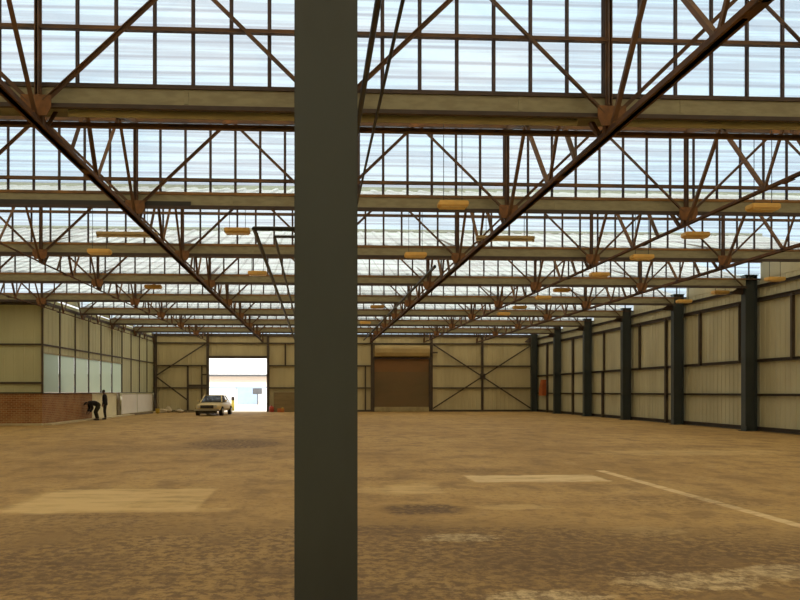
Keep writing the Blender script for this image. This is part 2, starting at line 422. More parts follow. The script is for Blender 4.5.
# lattice girders standing in the glazing planes
for n in range(2, 11):
    y = YR(n) - .16; xa, xb = xleft(n), XW - (.52 if n >= 5 else .06)
    g = empty('lattice_girder', (0, y, ZG))
    nm = ORD[n]
    tag(g, 'rust-brown lattice girder with zigzag diagonals in the roof glazing, %s to the camera' % nm if n < 10 else 'rust-brown lattice girder above the far end wall', 'girder', 'lattice girders in the roof glazing')
    MB().angle((xa, y, ZTOP), (xb, y, ZTOP), .09, .014, flip=-1).build('top_chord', M['steel'], g)
    if n < 10:
        MB().angle((xa, y, ZG - .085), (xb, y, ZG - .085), .075, .014).build('bottom_chord', M['dsteel'], g)
    d1 = d2 = ps = gp = ap = None
    for k in range(-5, 5):
        x = X0 + k * DX
        def put(ref, mk, name, mat, lo, hi):
            if lo < xa or hi > xb: return ref
            if ref is None: o = mk(x).build(name, mat, g); return (o, x)
            at_copy(ref[0], g, (x - ref[1], 0, 0)); return ref
        zb = ZG + (-.04 if n < 10 else .2)
        d1 = put(d1, lambda x: MB().angle((x + .1, y - .03, zb), (x + DX/2 - .07, y - .03, ZTOP - .03), .06, .012, up=(0, -1, 0)), 'diagonal', M['steel'], x, x + DX/2)
        d2 = put(d2, lambda x: MB().angle((x - .1, y - .03, zb), (x - DX/2 + .07, y - .03, ZTOP - .03), .06, .012, up=(0, -1, 0)), 'diagonal', M['steel'], x - DX/2, x)
        if k == 4: continue
        ps = put(ps, lambda x: MB().angle((x, y + .02, zb), (x, y + .02, ZTOP), .08, .012, up=(0, -1, 0)).angle((x - .012, y + .02, zb), (x - .012, y + .02, ZTOP), .08, .012, up=(0, -1, 0), flip=-1), 'post', M['steel'], x - .2, x + .2)
        if n < 10:
            gp = put(gp, lambda x: MB().prism([(x - .15, ZG - .24), (x + .15, ZG - .24), (x + .21, ZG - .12), (x + .21, ZG + .05), (x - .21, ZG + .05), (x - .21, ZG - .12)], 'y', y - .06, y - .045), 'gusset_plate', M['rust'], x - .3, x + .3)
        xx = x + DX / 2
        ap = put(ap, lambda x: MB().prism([(x + DX/2 - .18, ZTOP - .06), (x + DX/2 + .18, ZTOP - .06), (x + DX/2 + .14, ZTOP + .05), (x + DX/2 - .14, ZTOP + .05)], 'y', y - .06, y - .045), 'apex_plate', M['rust'], x, x + DX/2 + .3)

# sawtooth trusses running down the hall
TL = {-4: 'over the wider bay at far left', -3: 'in line with the left partition wall', -2: 'third line left of the near column... ', }
truss_label = {
    -4: 'rust-brown roof truss running down the hall, outermost on the left',
    -3: 'rust-brown roof truss running down the hall above the left wall with the side windows',
    -2: 'rust-brown roof truss running down the hall, second line left of the near column',
    -1: 'rust-brown roof truss with dark bottom chord running from upper left to the far doorway',
    0: 'rust-brown roof truss running down the hall straight behind the near column',
    1: 'rust-brown roof truss with dark bottom chord running from top right toward the shutter door',
    2: 'rust-brown roof truss running down the hall, second line right of the near column',
    3: 'rust-brown roof truss running down the hall, line nearest the right wall'}
ZC = 5.36
for k in range(-4, 4):
    x = X0 + k * DX
    n0, n1 = 1, (6 if k == -4 else 10)
    CW = {-1: .11, 1: .11, 0: .09, 2: .065, 3: .085}.get(k, .035)
    t = empty('roof_truss', (x, YR(n0), ZC))
    tag(t, truss_label[k], 'roof truss', 'roof trusses running down the hall')
    refs = {}
    def put(key, mk, name, mat, n):
        if key in refs: at_copy(refs[key][0], t, (0, (n - refs[key][1]) * SP, 0))
        else: refs[key] = (mk().build(name, mat, t), n)
    for n in range(n0, n1):
        y0 = YR(n)
        def P(fr, top): return (x, y0 + fr * SP, (ZT + (ZTOP - ZT) * fr - .06) if top else ZC)
        put('c', lambda: MB().angle((x + .008, y0, ZC), (x + .008, y0 + SP, ZC), CW, .014, flip=1).angle((x - .008, y0, ZC), (x - .008, y0 + SP, ZC), CW, .014, flip=-1).box(x - .05, x + .05, y0 + 1.9, y0 + 2.2, ZC - .05, ZC - .035), 'bottom_chord', M['chord'], n)
        put('r', lambda: MB().angle((x + .006, y0 + .1, ZT + .0), (x + .006, y0 + SP - .2, ZTOP - .05), .09, .012, flip=1).angle((x - .006, y0 + .1, ZT), (x - .006, y0 + SP - .2, ZTOP - .05), .09, .012, flip=-1), 'rafter', M['steel'], n)
        webs = [((.22, 0), (.36, 1)), ((.36, 1), (.47, 0)), ((.47, 0), (.72, 1)), ((.97, 0), (.74, 1)), ((.03, 0), (.17, 1))]
        for i, (a, b_) in enumerate(webs):
            put('w%d' % i, lambda: MB().angle(P(*a), P(*b_), .065, .012, up=(1, 0, 0)), 'web_member', M['steel'], n)
        put('v', lambda: MB().bar((x, y0 + SP - .04, ZC - .02), (x, y0 + SP - .04, ZG), .09, .09), 'hanger', M['steel'], n)
        put('g', lambda: MB().prism([(y0 + SP - .30, ZC - .04), (y0 + SP + .22, ZC - .04), (y0 + SP + .1, ZC + .2), (y0 + SP - .3, ZC + .2)], 'x', x - .009, x + .009), 'gusset_plate', M['rust'], n)
        put('b', lambda: MB().prism([(y0 + .47*SP - .15, ZC - .03), (y0 + .47*SP + .15, ZC - .03), (y0 + .47*SP + .08, ZC + .12), (y0 + .47*SP - .08, ZC + .12)], 'x', x - .009, x + .009), 'node_plate', M['rust'], n)

# ------------------------------------------------------------------ right wall
def saw_poly(ya, yb):
    pts = []
    for n in range(-3, 10):
        y0, y1 = YR(n), YR(n + 1)
        pts += [(y0 + .3, ZT + .02), (y1, ZR), (y1 + .001, ZT)]
    return [p for p in pts if ya <= p[0] <= yb]
wr = struct(MB().clad((XW + .12, YF), (XW + .12, -18), 0, ZT).build('wall_right', M['cladr']))
gm = MB()
for n in range(-3, 10):
    gm.prism([(YR(n) + .3, ZT), (YR(n + 1), ZT), (YR(n + 1), ZR)], 'x', XW + .1, XW + .16)
gm.build('gable_panel', M['cladr'], wr)
for z, h in ((.10, .16), (1.43, .09), (2.76, .12), (5.14, .16), (5.66, .12)):
    MB().channel((XW + .08, -18, z), (XW + .08, YF, z), .10, h, .012, flip=-1).build('girt', M['girt'], wr)
for y, z0, z1, w in ((20.0, 2.76, 5.14, .1), (26.25, 2.76, 5.14, .1), (32.75, 2.76, 5.14, .1), (36.0, 0, 2.76, .14), (36.0, 2.76, 5.14, .08), (39.0, 2.76, 5.14, .08), (44.1, 0, 2.76, .16), (43.9, 2.76, 5.14, .08),
                     (41.2, 2.76, 5.14, .05), (49.3, 0, 5.14, .18), (54.8, 0, 5.14, .24), (29.6, 2.76, 5.14, .05)):
    MB().box(XW - .03, XW + .09, y - w/2, y + w/2, z0, z1).build('post', M['girt'], wr)

# wall columns
cw = {5: 'nearest the camera', 6: 'second from the camera', 7: 'third from the camera', 8: 'fourth from the camera', 9: 'fifth from the camera', 10: 'in the far right corner'}
src = None
for n in range(5, 11):
    y = YR(n) + .17 if n < 10 else YF - .2
    c = empty('steel_column', (XW - .25, y, 0))
    tag(c, 'dark grey-green steel column against the right wall, %s' % cw[n], 'column', 'columns along the right wall')
    if src is None:
        src = []
        x = XW - .25
        src.append(MB().ibeam((x, y, .02), (x, y, 6.1), .30, .48, .022, up=(1, 0, 0)).build('shaft', M['column'], c))
        src.append(MB().box(x - .3, x + .28, y - .24, y + .24, 0, .025).box(x - .22, x - .19, y - .2, y + .2, .025, .2).build('base_plate', M['column'], c))
        src.append(MB().box(x - .26, x + .26, y - .2, y + .2, 6.1, 6.125).build('cap_plate', M['column'], c))
        src.append(MB().prism([(x - .23, ZC), (x - .7, ZC + .02), (x - .7, ZC + .1), (x - .23, ZC + .45)], 'y', y - .01, y + .01).build('bracket', M['dsteel'], c))
    else:
        for s_ in src: at_copy(s_, c, (0, 0, 0))

# the near column in the middle of the picture
c = empty('steel_column', (.08, 5.2, 0)); x = .08
tag(c, 'tall dark grey-green steel column standing close in front of the camera', 'column')
mb = MB()
mb.box(x - .212, x + .212, 5.0, 5.022, .02, 6.3, .006); mb.box(x - .212, x + .212, 5.378, 5.4, .02, 6.3, .006); mb.box(x - .008, x + .008, 5.02, 5.38, .02, 6.3)
mb.build('shaft', M['column'], c)
MB().box(x - .23, x + .23, 4.98, 5.42, 0, .025).build('base_plate', M['column'], c)
MB().box(x - .25, x + .25, 4.98, 5.42, 6.3, 6.33).build('cap_plate', M['column'], c)

# ------------------------------------------------------------------ far wall
wb = struct(empty('wall_back', (0, YF, 0)))
Yf = YF
DL0, DL1, DLZ = -8.0, -3.62, 4.12           # open doorway
RL0, RL1, RLZ = 4.55, 8.98, 4.1             # roller shutter opening
for a, b_, z0, z1 in ((-12.3, DL0, 0, ZT + .0), (DL0, DL1, DLZ, ZT), (DL1, RL0, 0, ZT), (RL0, RL1, RLZ, ZT), (RL1, XW + .2, 0, ZT)):
    MB().clad((a, Yf), (b_, Yf), z0, z1).build('cladding', M['clad'], wb)
def fb(x0, z0, x1, z1, w=.12, d=.12, name='girt', mat='girt', off=0.):
    return MB().bar((x0, Yf - .04 - d/2 - off, z0), (x1, Yf - .04 - d/2 - off, z1), d, w, up=(0, 0, 1) if abs(x1 - x0) > .01 else (1, 0, 0)).build(name, M[mat], wb)
for z in (1.83, 3.53):
    for a, b_ in ((-12.2, DL0), (DL1, RL0 - .1), (RL1 + .1, XW)): fb(a, z, b_, z, .10)
for a, b_ in ((-12.2, XW),): fb(a, 5.25, b_, 5.25, .10); fb(a, 5.85, b_, 5.85, .16); 
for a, b_ in ((-12.2, DL0), (DL1, RL0), (RL1, XW)): fb(a, .07, b_, .07, .14)
for xx, z0, z1, w in ((DL0 - .1, 0, 5.85, .20), (DL1 + .1, 0, 5.85, .20), (RL0 - .1, 0, 5.85, .18), (RL1 + .1, 0, 5.85, .18), (13.05, 0, 5.85, .16), (3.95, 0, 3.53, .10),
                      (-9.61, 0, 3.53, .14), (-8.55, 0, 3.53, .10), (-2.2, 3.53, 5.25, .12), (-.2, 0, 5.85, .18), (2.0, 3.53, 5.25, .1), (-12.05, 0, 5.85, .24)):
    fb(xx, z0, xx, z1, w, .14, 'post')
fb(-8.5, 2.85, DL0, 2.85, .1, name='girt')
fb(-9.6, 2.0, DL0, 2.0, .18, name='girt')
fb(DL0 - .1, DLZ + .06, DL1 + .1, DLZ + .06, .2, .16, 'lintel')
for a in ((RL1 + .2, 5.2, XW - .5, .25), (XW - .4, 5.2, RL1 + .2, .25), (-12.0, 2.75, DL0 - .1, 5.3), (-12.0, 2.7, -9.61, .9)):
    fb(*a, w=.10, d=.03, name='brace', off=.14 + (.03 if a[0] > a[2] else 0))
MB().box(12.85, 13.25, Yf - .24, Yf - .22, 2.5, 2.95).build('gusset_plate', M['girt'], wb)

d = struct(empty('door_1', (6.77, Yf, 0)))
tag(d, 'closed brown roller shutter door in the far wall', None)
mb = MB(); z = .38
zz = []
while z < RLZ: zz.append(z); z += .09
def slats(z0, z1):
    mb = MB(); z = z0
    while z < z1 - .01:
        mb.prism([(Yf + .02, z), (Yf - .015, z + .02), (Yf - .015, z + .065), (Yf + .02, z + .088), (Yf + .02, z + .1), (Yf + .035, z + .1), (Yf + .035, z - .01), (Yf + .02, z - .01)], 'x', RL0, RL1); z += .09
    return mb
slats(.38, 3.05).build('shutter_curtain', M['shutter'], d)
slats(3.08, 4.1).build('upper_slats', M['shuttertop'], d)
MB().box(RL0 + .02, RL1 - .02, Yf - .06, Yf + .05, .0, .37, .02).build('bottom_bar', M['tan'], d)
MB().box(RL0 - .02, RL0 + .10, Yf - .10, Yf + .02, 0, RLZ).build('guide_rail', M['girt'], d)
MB().box(RL1 - .10, RL1 + .02, Yf - .10, Yf + .02, 0, RLZ).build('guide_rail', M['girt'], d)
mb = MB(); mb.prism([(Yf - .05, 4.2), (Yf - .42, 4.3), (Yf - .52, 4.55), (Yf - .52, 4.85), (Yf - .4, 5.1), (Yf - .05, 5.15)], 'x', RL0 + .1, RL1 - .1).build('hood', M['hood'], d)
MB().box(RL0 - .02, RL1 + .02, Yf - .2, Yf - .02, 4.05, 4.2).build('lintel', M['dsteel'], d)
MB().box(RL1 + .02, RL1 + .55, Yf - .3, Yf - .2, 4.5, 4.62).build('chain_box', M['girt'], d)

# wall closing the hall behind the camera, and the outer left wall of the wider front part
struct(MB().clad((XL_OUT, -18), (XW + .1, -18), 0, ZT).build('wall_front', M['clad']))
wo = struct(MB().clad((XL_OUT, -18), (XL_OUT, 35.0), 0, ZT).build('wall_left_outer', M['cladl']))
gm = MB()
for n in range(-3, 6): gm.prism([(YR(n) + .3, ZT), (YR(n + 1), ZT), (YR(n + 1), ZR)], 'x', XL_OUT - .05, XL_OUT)
gm.build('gable_panel', M['cladl'], wo)

# ------------------------------------------------------------------ left partition: step wall facing the camera and the long side wall
BZ, MZ, TZ = 1.46, 3.72, 5.6
ws = struct(empty('wall_step', (-14.8, 34.95, 0)))
MB().box(XL_OUT, -12.5, 34.95, 35.19, 0, BZ).build('brick_base', M['brick'], ws)
MB().clad((XL_OUT, 35.0), (-12.52, 35.0), BZ, 5.9, .45, .012, .05, .01).build('cladding', M['cladl'], ws)
for z, h in ((MZ, .08), (1.95, .09), (5.62, .16), (BZ + .03, .05)): MB().box(XL_OUT, -12.5, 34.9, 34.99, z - h/2, z + h/2).build('girt', M['girt'], ws)
MB().box(XL_OUT, -12.42, 34.72, 34.94, 0, .09).build('kerb', M['kerb'], ws)
MB().box(-12.56, -12.46, 34.93, 35.05, BZ, 5.7).build('corner_post', M['tan'], ws)

dv = (LW1 - LW0); LL = dv.length; dv /= LL; nv = Vector((dv.y, -dv.x))     # nv points into the hall (+x)
def lp(s, off=0.): p = LW0 + dv * s + nv * off; return (p.x, p.y)
def lbox(s0, s1, o0, o1, z0, z1):
    a, b_, c_, d_ = lp(s0, o0), lp(s1, o0), lp(s1, o1), lp(s0, o1)
    return MB().add([(*a, z0), (*b_, z0), (*c_, z0), (*d_, z0), (*a, z1), (*b_, z1), (*c_, z1), (*d_, z1)],
                    [(0, 3, 2, 1), (4, 5, 6, 7), (0, 1, 5, 4), (1, 2, 6, 5), (2, 3, 7, 6), (3, 0, 4, 7)])
wl = struct(empty('wall_left', (-12.35, 46, 0)))
S_B, S_D = 7.4, 13.2
lbox(0.0, S_B, -.22, 0, 0, BZ).build('brick_base', M['brick'], wl)
lbox(S_B, S_D - .6, -.2, -.08, 0, BZ).build('plaster_base', M['offwhite'], wl)
lbox(S_D - .6, S_D - .2, -.2, .02, 0, BZ).build('pier', M['timber'], wl)
lbox(S_D - .2, LL, -.2, -.06, 0, BZ).build('plaster_base', M['offwhite'], wl)
NPAN = 10; pw = LL / NPAN
for i in range(NPAN):
    a, b_ = lp(i * pw), lp((i + 1) * pw)
    if i > 5:
        MB().clad(a, b_, BZ, 5.9, .5, .012, .05, .01).build('cladding', M['cladl'], wl)
    else:
        MB().clad(a, b_, MZ - .35, 5.9, .5, .012, .05, .01).build('cladding', M['cladl'], wl)
for i in range(NPAN + 1):
    lbox(i * pw - .035, i * pw + .035, -.02, .05, BZ, 5.62).build('mullion', M['girt'], wl)
for z, h in ((MZ, .07), (BZ + .02, .05), (5.66, .14)): lbox(0, LL, -.01, .06, z - h/2, z + h/2).build('girt', M['girt'], wl)
wn = struct(empty('window_14', (-12.4, 41, BZ)))
for i in range(6):
    lbox(i * pw + .05, (i + 1) * pw - .05, -.03, -.02, BZ + .05, MZ - .37).build('pane', M['sidepane'], wn)
lbox(.0, 6 * pw, -.05, .03, MZ - .40, MZ - .34).build('head_rail', M['tan'], wn)
lbox(0.0, LL, .02, .45, 0, .07).build('kerb', M['kerb'], wl)
gl = MB()
for n in range(6, 10): gl.prism([(YR(n) + .3, ZT), (YR(n + 1), ZT), (YR(n + 1), ZR)], 'x', -12.36, -12.3)
gl.build('gable_panel', M['cladl'], wl)

for i, (s0, s1, lab) in enumerate(((13.25, 17.1, 'large white board standing against the base of the left wall, the nearer of two'), (17.3, 21.8, 'large white board standing against the base of the left wall, the farther of two'))):
    w = empty('white_board', (*lp((s0 + s1)/2, .1), .07))
    tag(w, lab, 'board', 'white boards at the left wall')
    lbox(s0, s1, .03, .06, .07, 1.42).build('panel', M['white'], w)
    lbox(s0, s1, .055, .075, .07, .12).build('edge_strip', M['tan'], w); lbox(s0, s1, .055, .075, 1.37, 1.42).build('edge_strip', M['tan'], w)

# ------------------------------------------------------------------ light fittings
lines = {3.0: ('just right of the near column', [16.0, 21.95, 35.4, 43.6]),
         9.85: ('over the right half of the floor', [15.9, 18.8, 21.95, 25.3, 29.2, 31.6, 35.3, 38.3]),
         16.55: ('close along the right wall', [26.0, 29.6, 32.6]),
         -1.93: ('just left of the near column', [18.9, 25.6]),
         -6.2: ('over the left part of the floor', [21.9, 29.1])}
NTH = ['nearest', 'second', 'third', 'fourth', 'fifth', 'sixth', 'seventh', 'last']
proto = None
def box_lamp(y):
    root = empty('lamp_fitting', (0, y, 5.52))
    mb = MB(); mb.box(-.32, .32, y - .16, y + .16, 5.54, 5.66, .02); ps = [mb.build('housing', M['lampbox'], root)]
    ps.append(MB().box(-.28, .28, y - .13, y + .13, 5.52, 5.545).build('diffuser', M['lampdiff'], root))
    return root, ps
for X, (where, ys) in lines.items():
    for i, y in enumerate(ys):
        word = 'only' if len(ys) == 1 else NTH[i] if i else 'nearest'
        if i == len(ys) - 1 and i: word = 'farthest'
        lab = 'yellowed box light hanging %s, %s in its line' % (where, word)
        if proto is None: root, ps = box_lamp(y); proto = (root, ps)
        else:
            root = proto[0].copy(); COL.objects.link(root)
            for p in proto[1]: at_copy(p, root, (0, 0, 0))
        root.location = (X, y, 5.52)
        tag(root, lab, 'light fitting', 'box light fittings under the roof')
        top = roof_z(y)
        for s_ in (-.2, .2): MB().cyl((X + s_, y, 5.65), (X + s_, y, top), .008, n=6).build('hanger_rod', M['conduit'], root)
for X, lab in ((-4.72, 'long pale tube light fitting hanging under the roof at left'), (4.95, 'long pale tube light fitting hanging under the roof at right')):
    y = 19.1; root = empty('tube_light', (X, y, 5.45)); tag(root, lab, 'light fitting')
    MB().box(X - .76, X + .76, y - .09, y + .09, 5.5, 5.58, .012).build('tray', M['tube'], root)
    MB().cyl((X - .72, y, 5.47), (X + .72, y, 5.47), .022).build('tube', M['white'], root)
    for s_ in (-.74, .74): MB().box(X + s_ - .02, X + s_ + .02, y - .03, y + .03, 5.44, 5.51).build('socket', M['tube'], root)
    for s_ in (-.5, .5): MB().cyl((X + s_, y, 5.57), (X + s_, y, roof_z(y)), .008, n=6).build('hanger_rod', M['conduit'], root)

# conduits running down the hall beside the column line
def conduit(pts, r, lab, name='hanging_pipe'):
    mb = MB()
    for a, b_ in zip(pts, pts[1:]): mb.cyl(a, b_, r, n=8)
    o = mb.build(name, M['conduit']); tag(o, lab, 'pipe'); return o
o = conduit([(-.12, 18.1, 5.49), (-1.45, 18.1, 5.49), (-1.45, 56.9, 5.48)], .055, 'black pipe bending off behind the near column and running down the hall at its left')
o = conduit([(-.12, 19.0, 5.49), (-1.0, 19.0, 5.49), (-1.0, 56.9, 5.48)], .035, 'thinner black pipe between the bent black pipe and the near column')
o = conduit([(.65, 5.6, 5.52), (.65, 10.6, 5.52), (.65, 15.9, 5.52)], .036, 'thick dark pipe passing up just right of the near column')
o = conduit([(.90, 5.6, 5.52), (.90, 10.6, 5.52), (.91, 16.4, 5.52)], .022, 'thin dark cable run right of the thick pipe at the near column')
o = conduit([(3.8, 23.3, 5.49), (3.8, 56.9, 5.49)], .05, 'dark pipe running down the hall beside the right-hand truss')

# red cabinet on the right wall
cb_ = empty('wall_mounted_cabinet', (XW - .05, 55.2, 1.2)); tag(cb_, 'tall orange-red cabinet on the right wall next to the far corner', 'cabinet')
MB().prism([(54.85, 1.25), (55.75, 1.25), (55.75, 1.75), (55.3, 2.45), (54.85, 2.45)], 'x', XW - .30, XW - .03).build('body', M['orangecab'], cb_)
MB().prism([(54.92, 1.32), (55.68, 1.32), (55.68, 1.70), (55.25, 2.36), (54.92, 2.36)], 'x', XW - .32, XW - .30).build('door', M['orangecab'], cb_)

# ------------------------------------------------------------------ car
def make_car(cx, cy, rz):
    root = empty('car', (cx, cy, 0)); parts = []
    def B(mb, name, mat, par=None, sub=0):
        off = Vector((cx, cy, 0)); mb.v = [v + off for v in mb.v]; return mb.build(name, mat, par or root, sub)
    # body shell: cross-sections along y (front at -2.1)
    st = [(-2.12, .60, .36, .62), (-2.05, .74, .30, .74), (-1.6, .80, .26, .80), (-.75, .82, .24, .86), (.4, .83, .24, .88), (1.3, .82, .26, .88), (1.95, .78, .30, .86), (2.12, .68, .38, .76)]
    bm_ = MB(); rings = []
    for y, w, zl, zh in st:
        zm = (zl + zh) / 2
        ring = [(-w*.86, zl), (-w, zl + .1), (-w*1.02, zm), (-w*.98, zh - .08), (-w*.85, zh), (0, zh + .025), (w*.85, zh), (w*.98, zh - .08), (w*1.02, zm), (w, zl + .1), (w*.86, zl)]
        rings.append([(px, y, pz) for px, pz in ring])
    n = 11; vs = [p for r_ in rings for p in r_]
    fs = [(k*n + i, k*n + (i+1) % n, (k+1)*n + (i+1) % n, (k+1)*n + i) for k in range(len(st)-1) for i in range(n)]
    fs += [tuple(reversed(range(n))), tuple(range((len(st)-1)*n, len(st)*n))]
    bm_.add(vs, fs, True); B(bm_, 'body', M['carpaint'], sub=1)
    # cabin: lower and upper loops
    lo = [(-.70, -.95), (.70, -.95), (.74, .2), (.70, 1.45), (-.70, 1.45), (-.74, .2)]
    hi = [(-.55, -.35), (.55, -.35), (.58, .2), (.54, .85), (-.54, .85), (-.58, .2)]
    zl, zh = .86, 1.28
    rf = MB(); rf.add([(x_, y_, zh) for x_, y_ in hi] + [(x_*.9, y_*.9 + .02, zh + .045) for x_, y_ in hi], [tuple(range(6, 12)), tuple(reversed(range(6)))] + [(i, (i+1) % 6, 6 + (i+1) % 6, 6 + i) for i in range(6)], True)
    B(rf, 'roof', M['carpaint'])
    pl = MB()
    for i in range(6): pl.bar((*lo[i], zl - .02), (*hi[i], zh + .01), .07, .06)
    B(pl, 'pillar_frame', M['carpaint'])
    def pane(i, j, name, sh=.06):
        a, b_, c_, d_ = Vector((*lo[i], zl)), Vector((*lo[j], zl)), Vector((*hi[j], zh)), Vector((*hi[i], zh))
        nrm = (b_ - a).cross(d_ - a).normalized() * .01
        mb = MB(); q = [a, b_, c_, d_]; mb.add([p + nrm for p in q] + [p - nrm for p in q], [(0, 1, 2, 3), (7, 6, 5, 4), (0, 1, 5, 4), (1, 2, 6, 5), (2, 3, 7, 6), (3, 0, 4, 7)])
        B(mb, name, M['carglass'])
    pane(0, 1, 'windscreen'); pane(1, 2, 'side_window'); pane(2, 3, 'side_window'); pane(3, 4, 'rear_window'); pane(4, 5, 'side_window'); pane(5, 0, 'side_window')
    for sx in (-1, 1):
        for y in (-1.35, 1.35):
            w = B(MB().cyl((sx*.66, y, .30), (sx*.86, y, .30), .30, n=20), 'wheel', M['tyre'])
            B(MB().cyl((sx*.84, y, .30), (sx*.875, y, .30), .17, .15, n=16), 'hub_cap', M['chrome'], w)
        B(MB().lathe((sx*.55, -2.06, .60), [(.10, -.02), (.10, .02)], 16) if False else MB().cyl((sx*.55, -2.08, .60), (sx*.55, -2.16, .60), .10, n=16), 'headlight', M['lens'])
        B(MB().box(sx*.55 - .07, sx*.55 + .07, -2.19, -2.12, .40, .45), 'indicator', M['amber'])
        m_ = B(MB().box(sx*.92 - .08, sx*.92 + .08, -.72, -.64, .90, 1.02, .02), 'wing_mirror', M['carpaint'])
        B(MB().bar((sx*.76, -.70, .88), (sx*.86, -.69, .93), .03, .03), 'mirror_arm', M['grille'], m_)
        B(MB().box(sx*.60 - .10, sx*.60 + .10, 2.10, 2.16, .56, .68), 'tail_light', M['red'])
    B(MB().box(-.42, .42, -2.17, -2.08, .48, .68).box(-.40, .40, -2.185, -2.17, .57, .59), 'grille', M['grille'])
    B(MB().box(-.82, .82, -2.28, -2.12, .34, .44, .03), 'bumper', M['chrome'])
    B(MB().box(-.80, .80, 2.12, 2.26, .34, .46, .03), 'bumper', M['chrome'])
    B(MB().box(-.55, .55, -2.10, -1.7, .14, .34), 'sump_guard', M['grille'])
    for k in (-.25, .25): B(MB().bar((k - .3, -1.02, .88), (k + .22, -.9, .98), .015, .015), 'wiper', M['grille'])
    root.rotation_euler = (0, 0, rz)
    return root
car = make_car(-6.62, 49.9, R(-5))
tag(car, 'cream saloon car parked facing the camera inside the open doorway', 'car')

# ------------------------------------------------------------------ people
def skin_mesh(pts, edges, root=0, sub=2):
    """pts: list of (x,y,z,r or (rx,ry)); returns a baked mesh grown round the skeleton"""
    me = bpy.data.meshes.new('tmp'); me.from_pydata([p[:3] for p in pts], edges, [])
    o = bpy.data.objects.new('tmp', me); COL.objects.link(o)
    md = o.modifiers.new('s', 'SKIN'); md.use_smooth_shade = True
    for i, p in enumerate(pts):
        sv = me.skin_vertices[0].data[i]; r = p[3]
        sv.radius = r if isinstance(r, tuple) else (r, r); sv.use_root = (i == root)
    m2 = o.modifiers.new('d', 'SUBSURF'); m2.levels = sub; m2.render_levels = sub
    dg = bpy.context.evaluated_depsgraph_get(); dg.update()
    out = bpy.data.meshes.new_from_object(o.evaluated_get(dg))
    COL.objects.unlink(o); bpy.data.objects.remove(o)
    for p in out.polygons: p.use_smooth = True
    return out
def put_mesh(me, name, mat, parent):
    me.materials.clear(); me.materials.append(mat); o = bpy.data.objects.new(name, me); COL.objects.link(o); o.parent = parent; return o

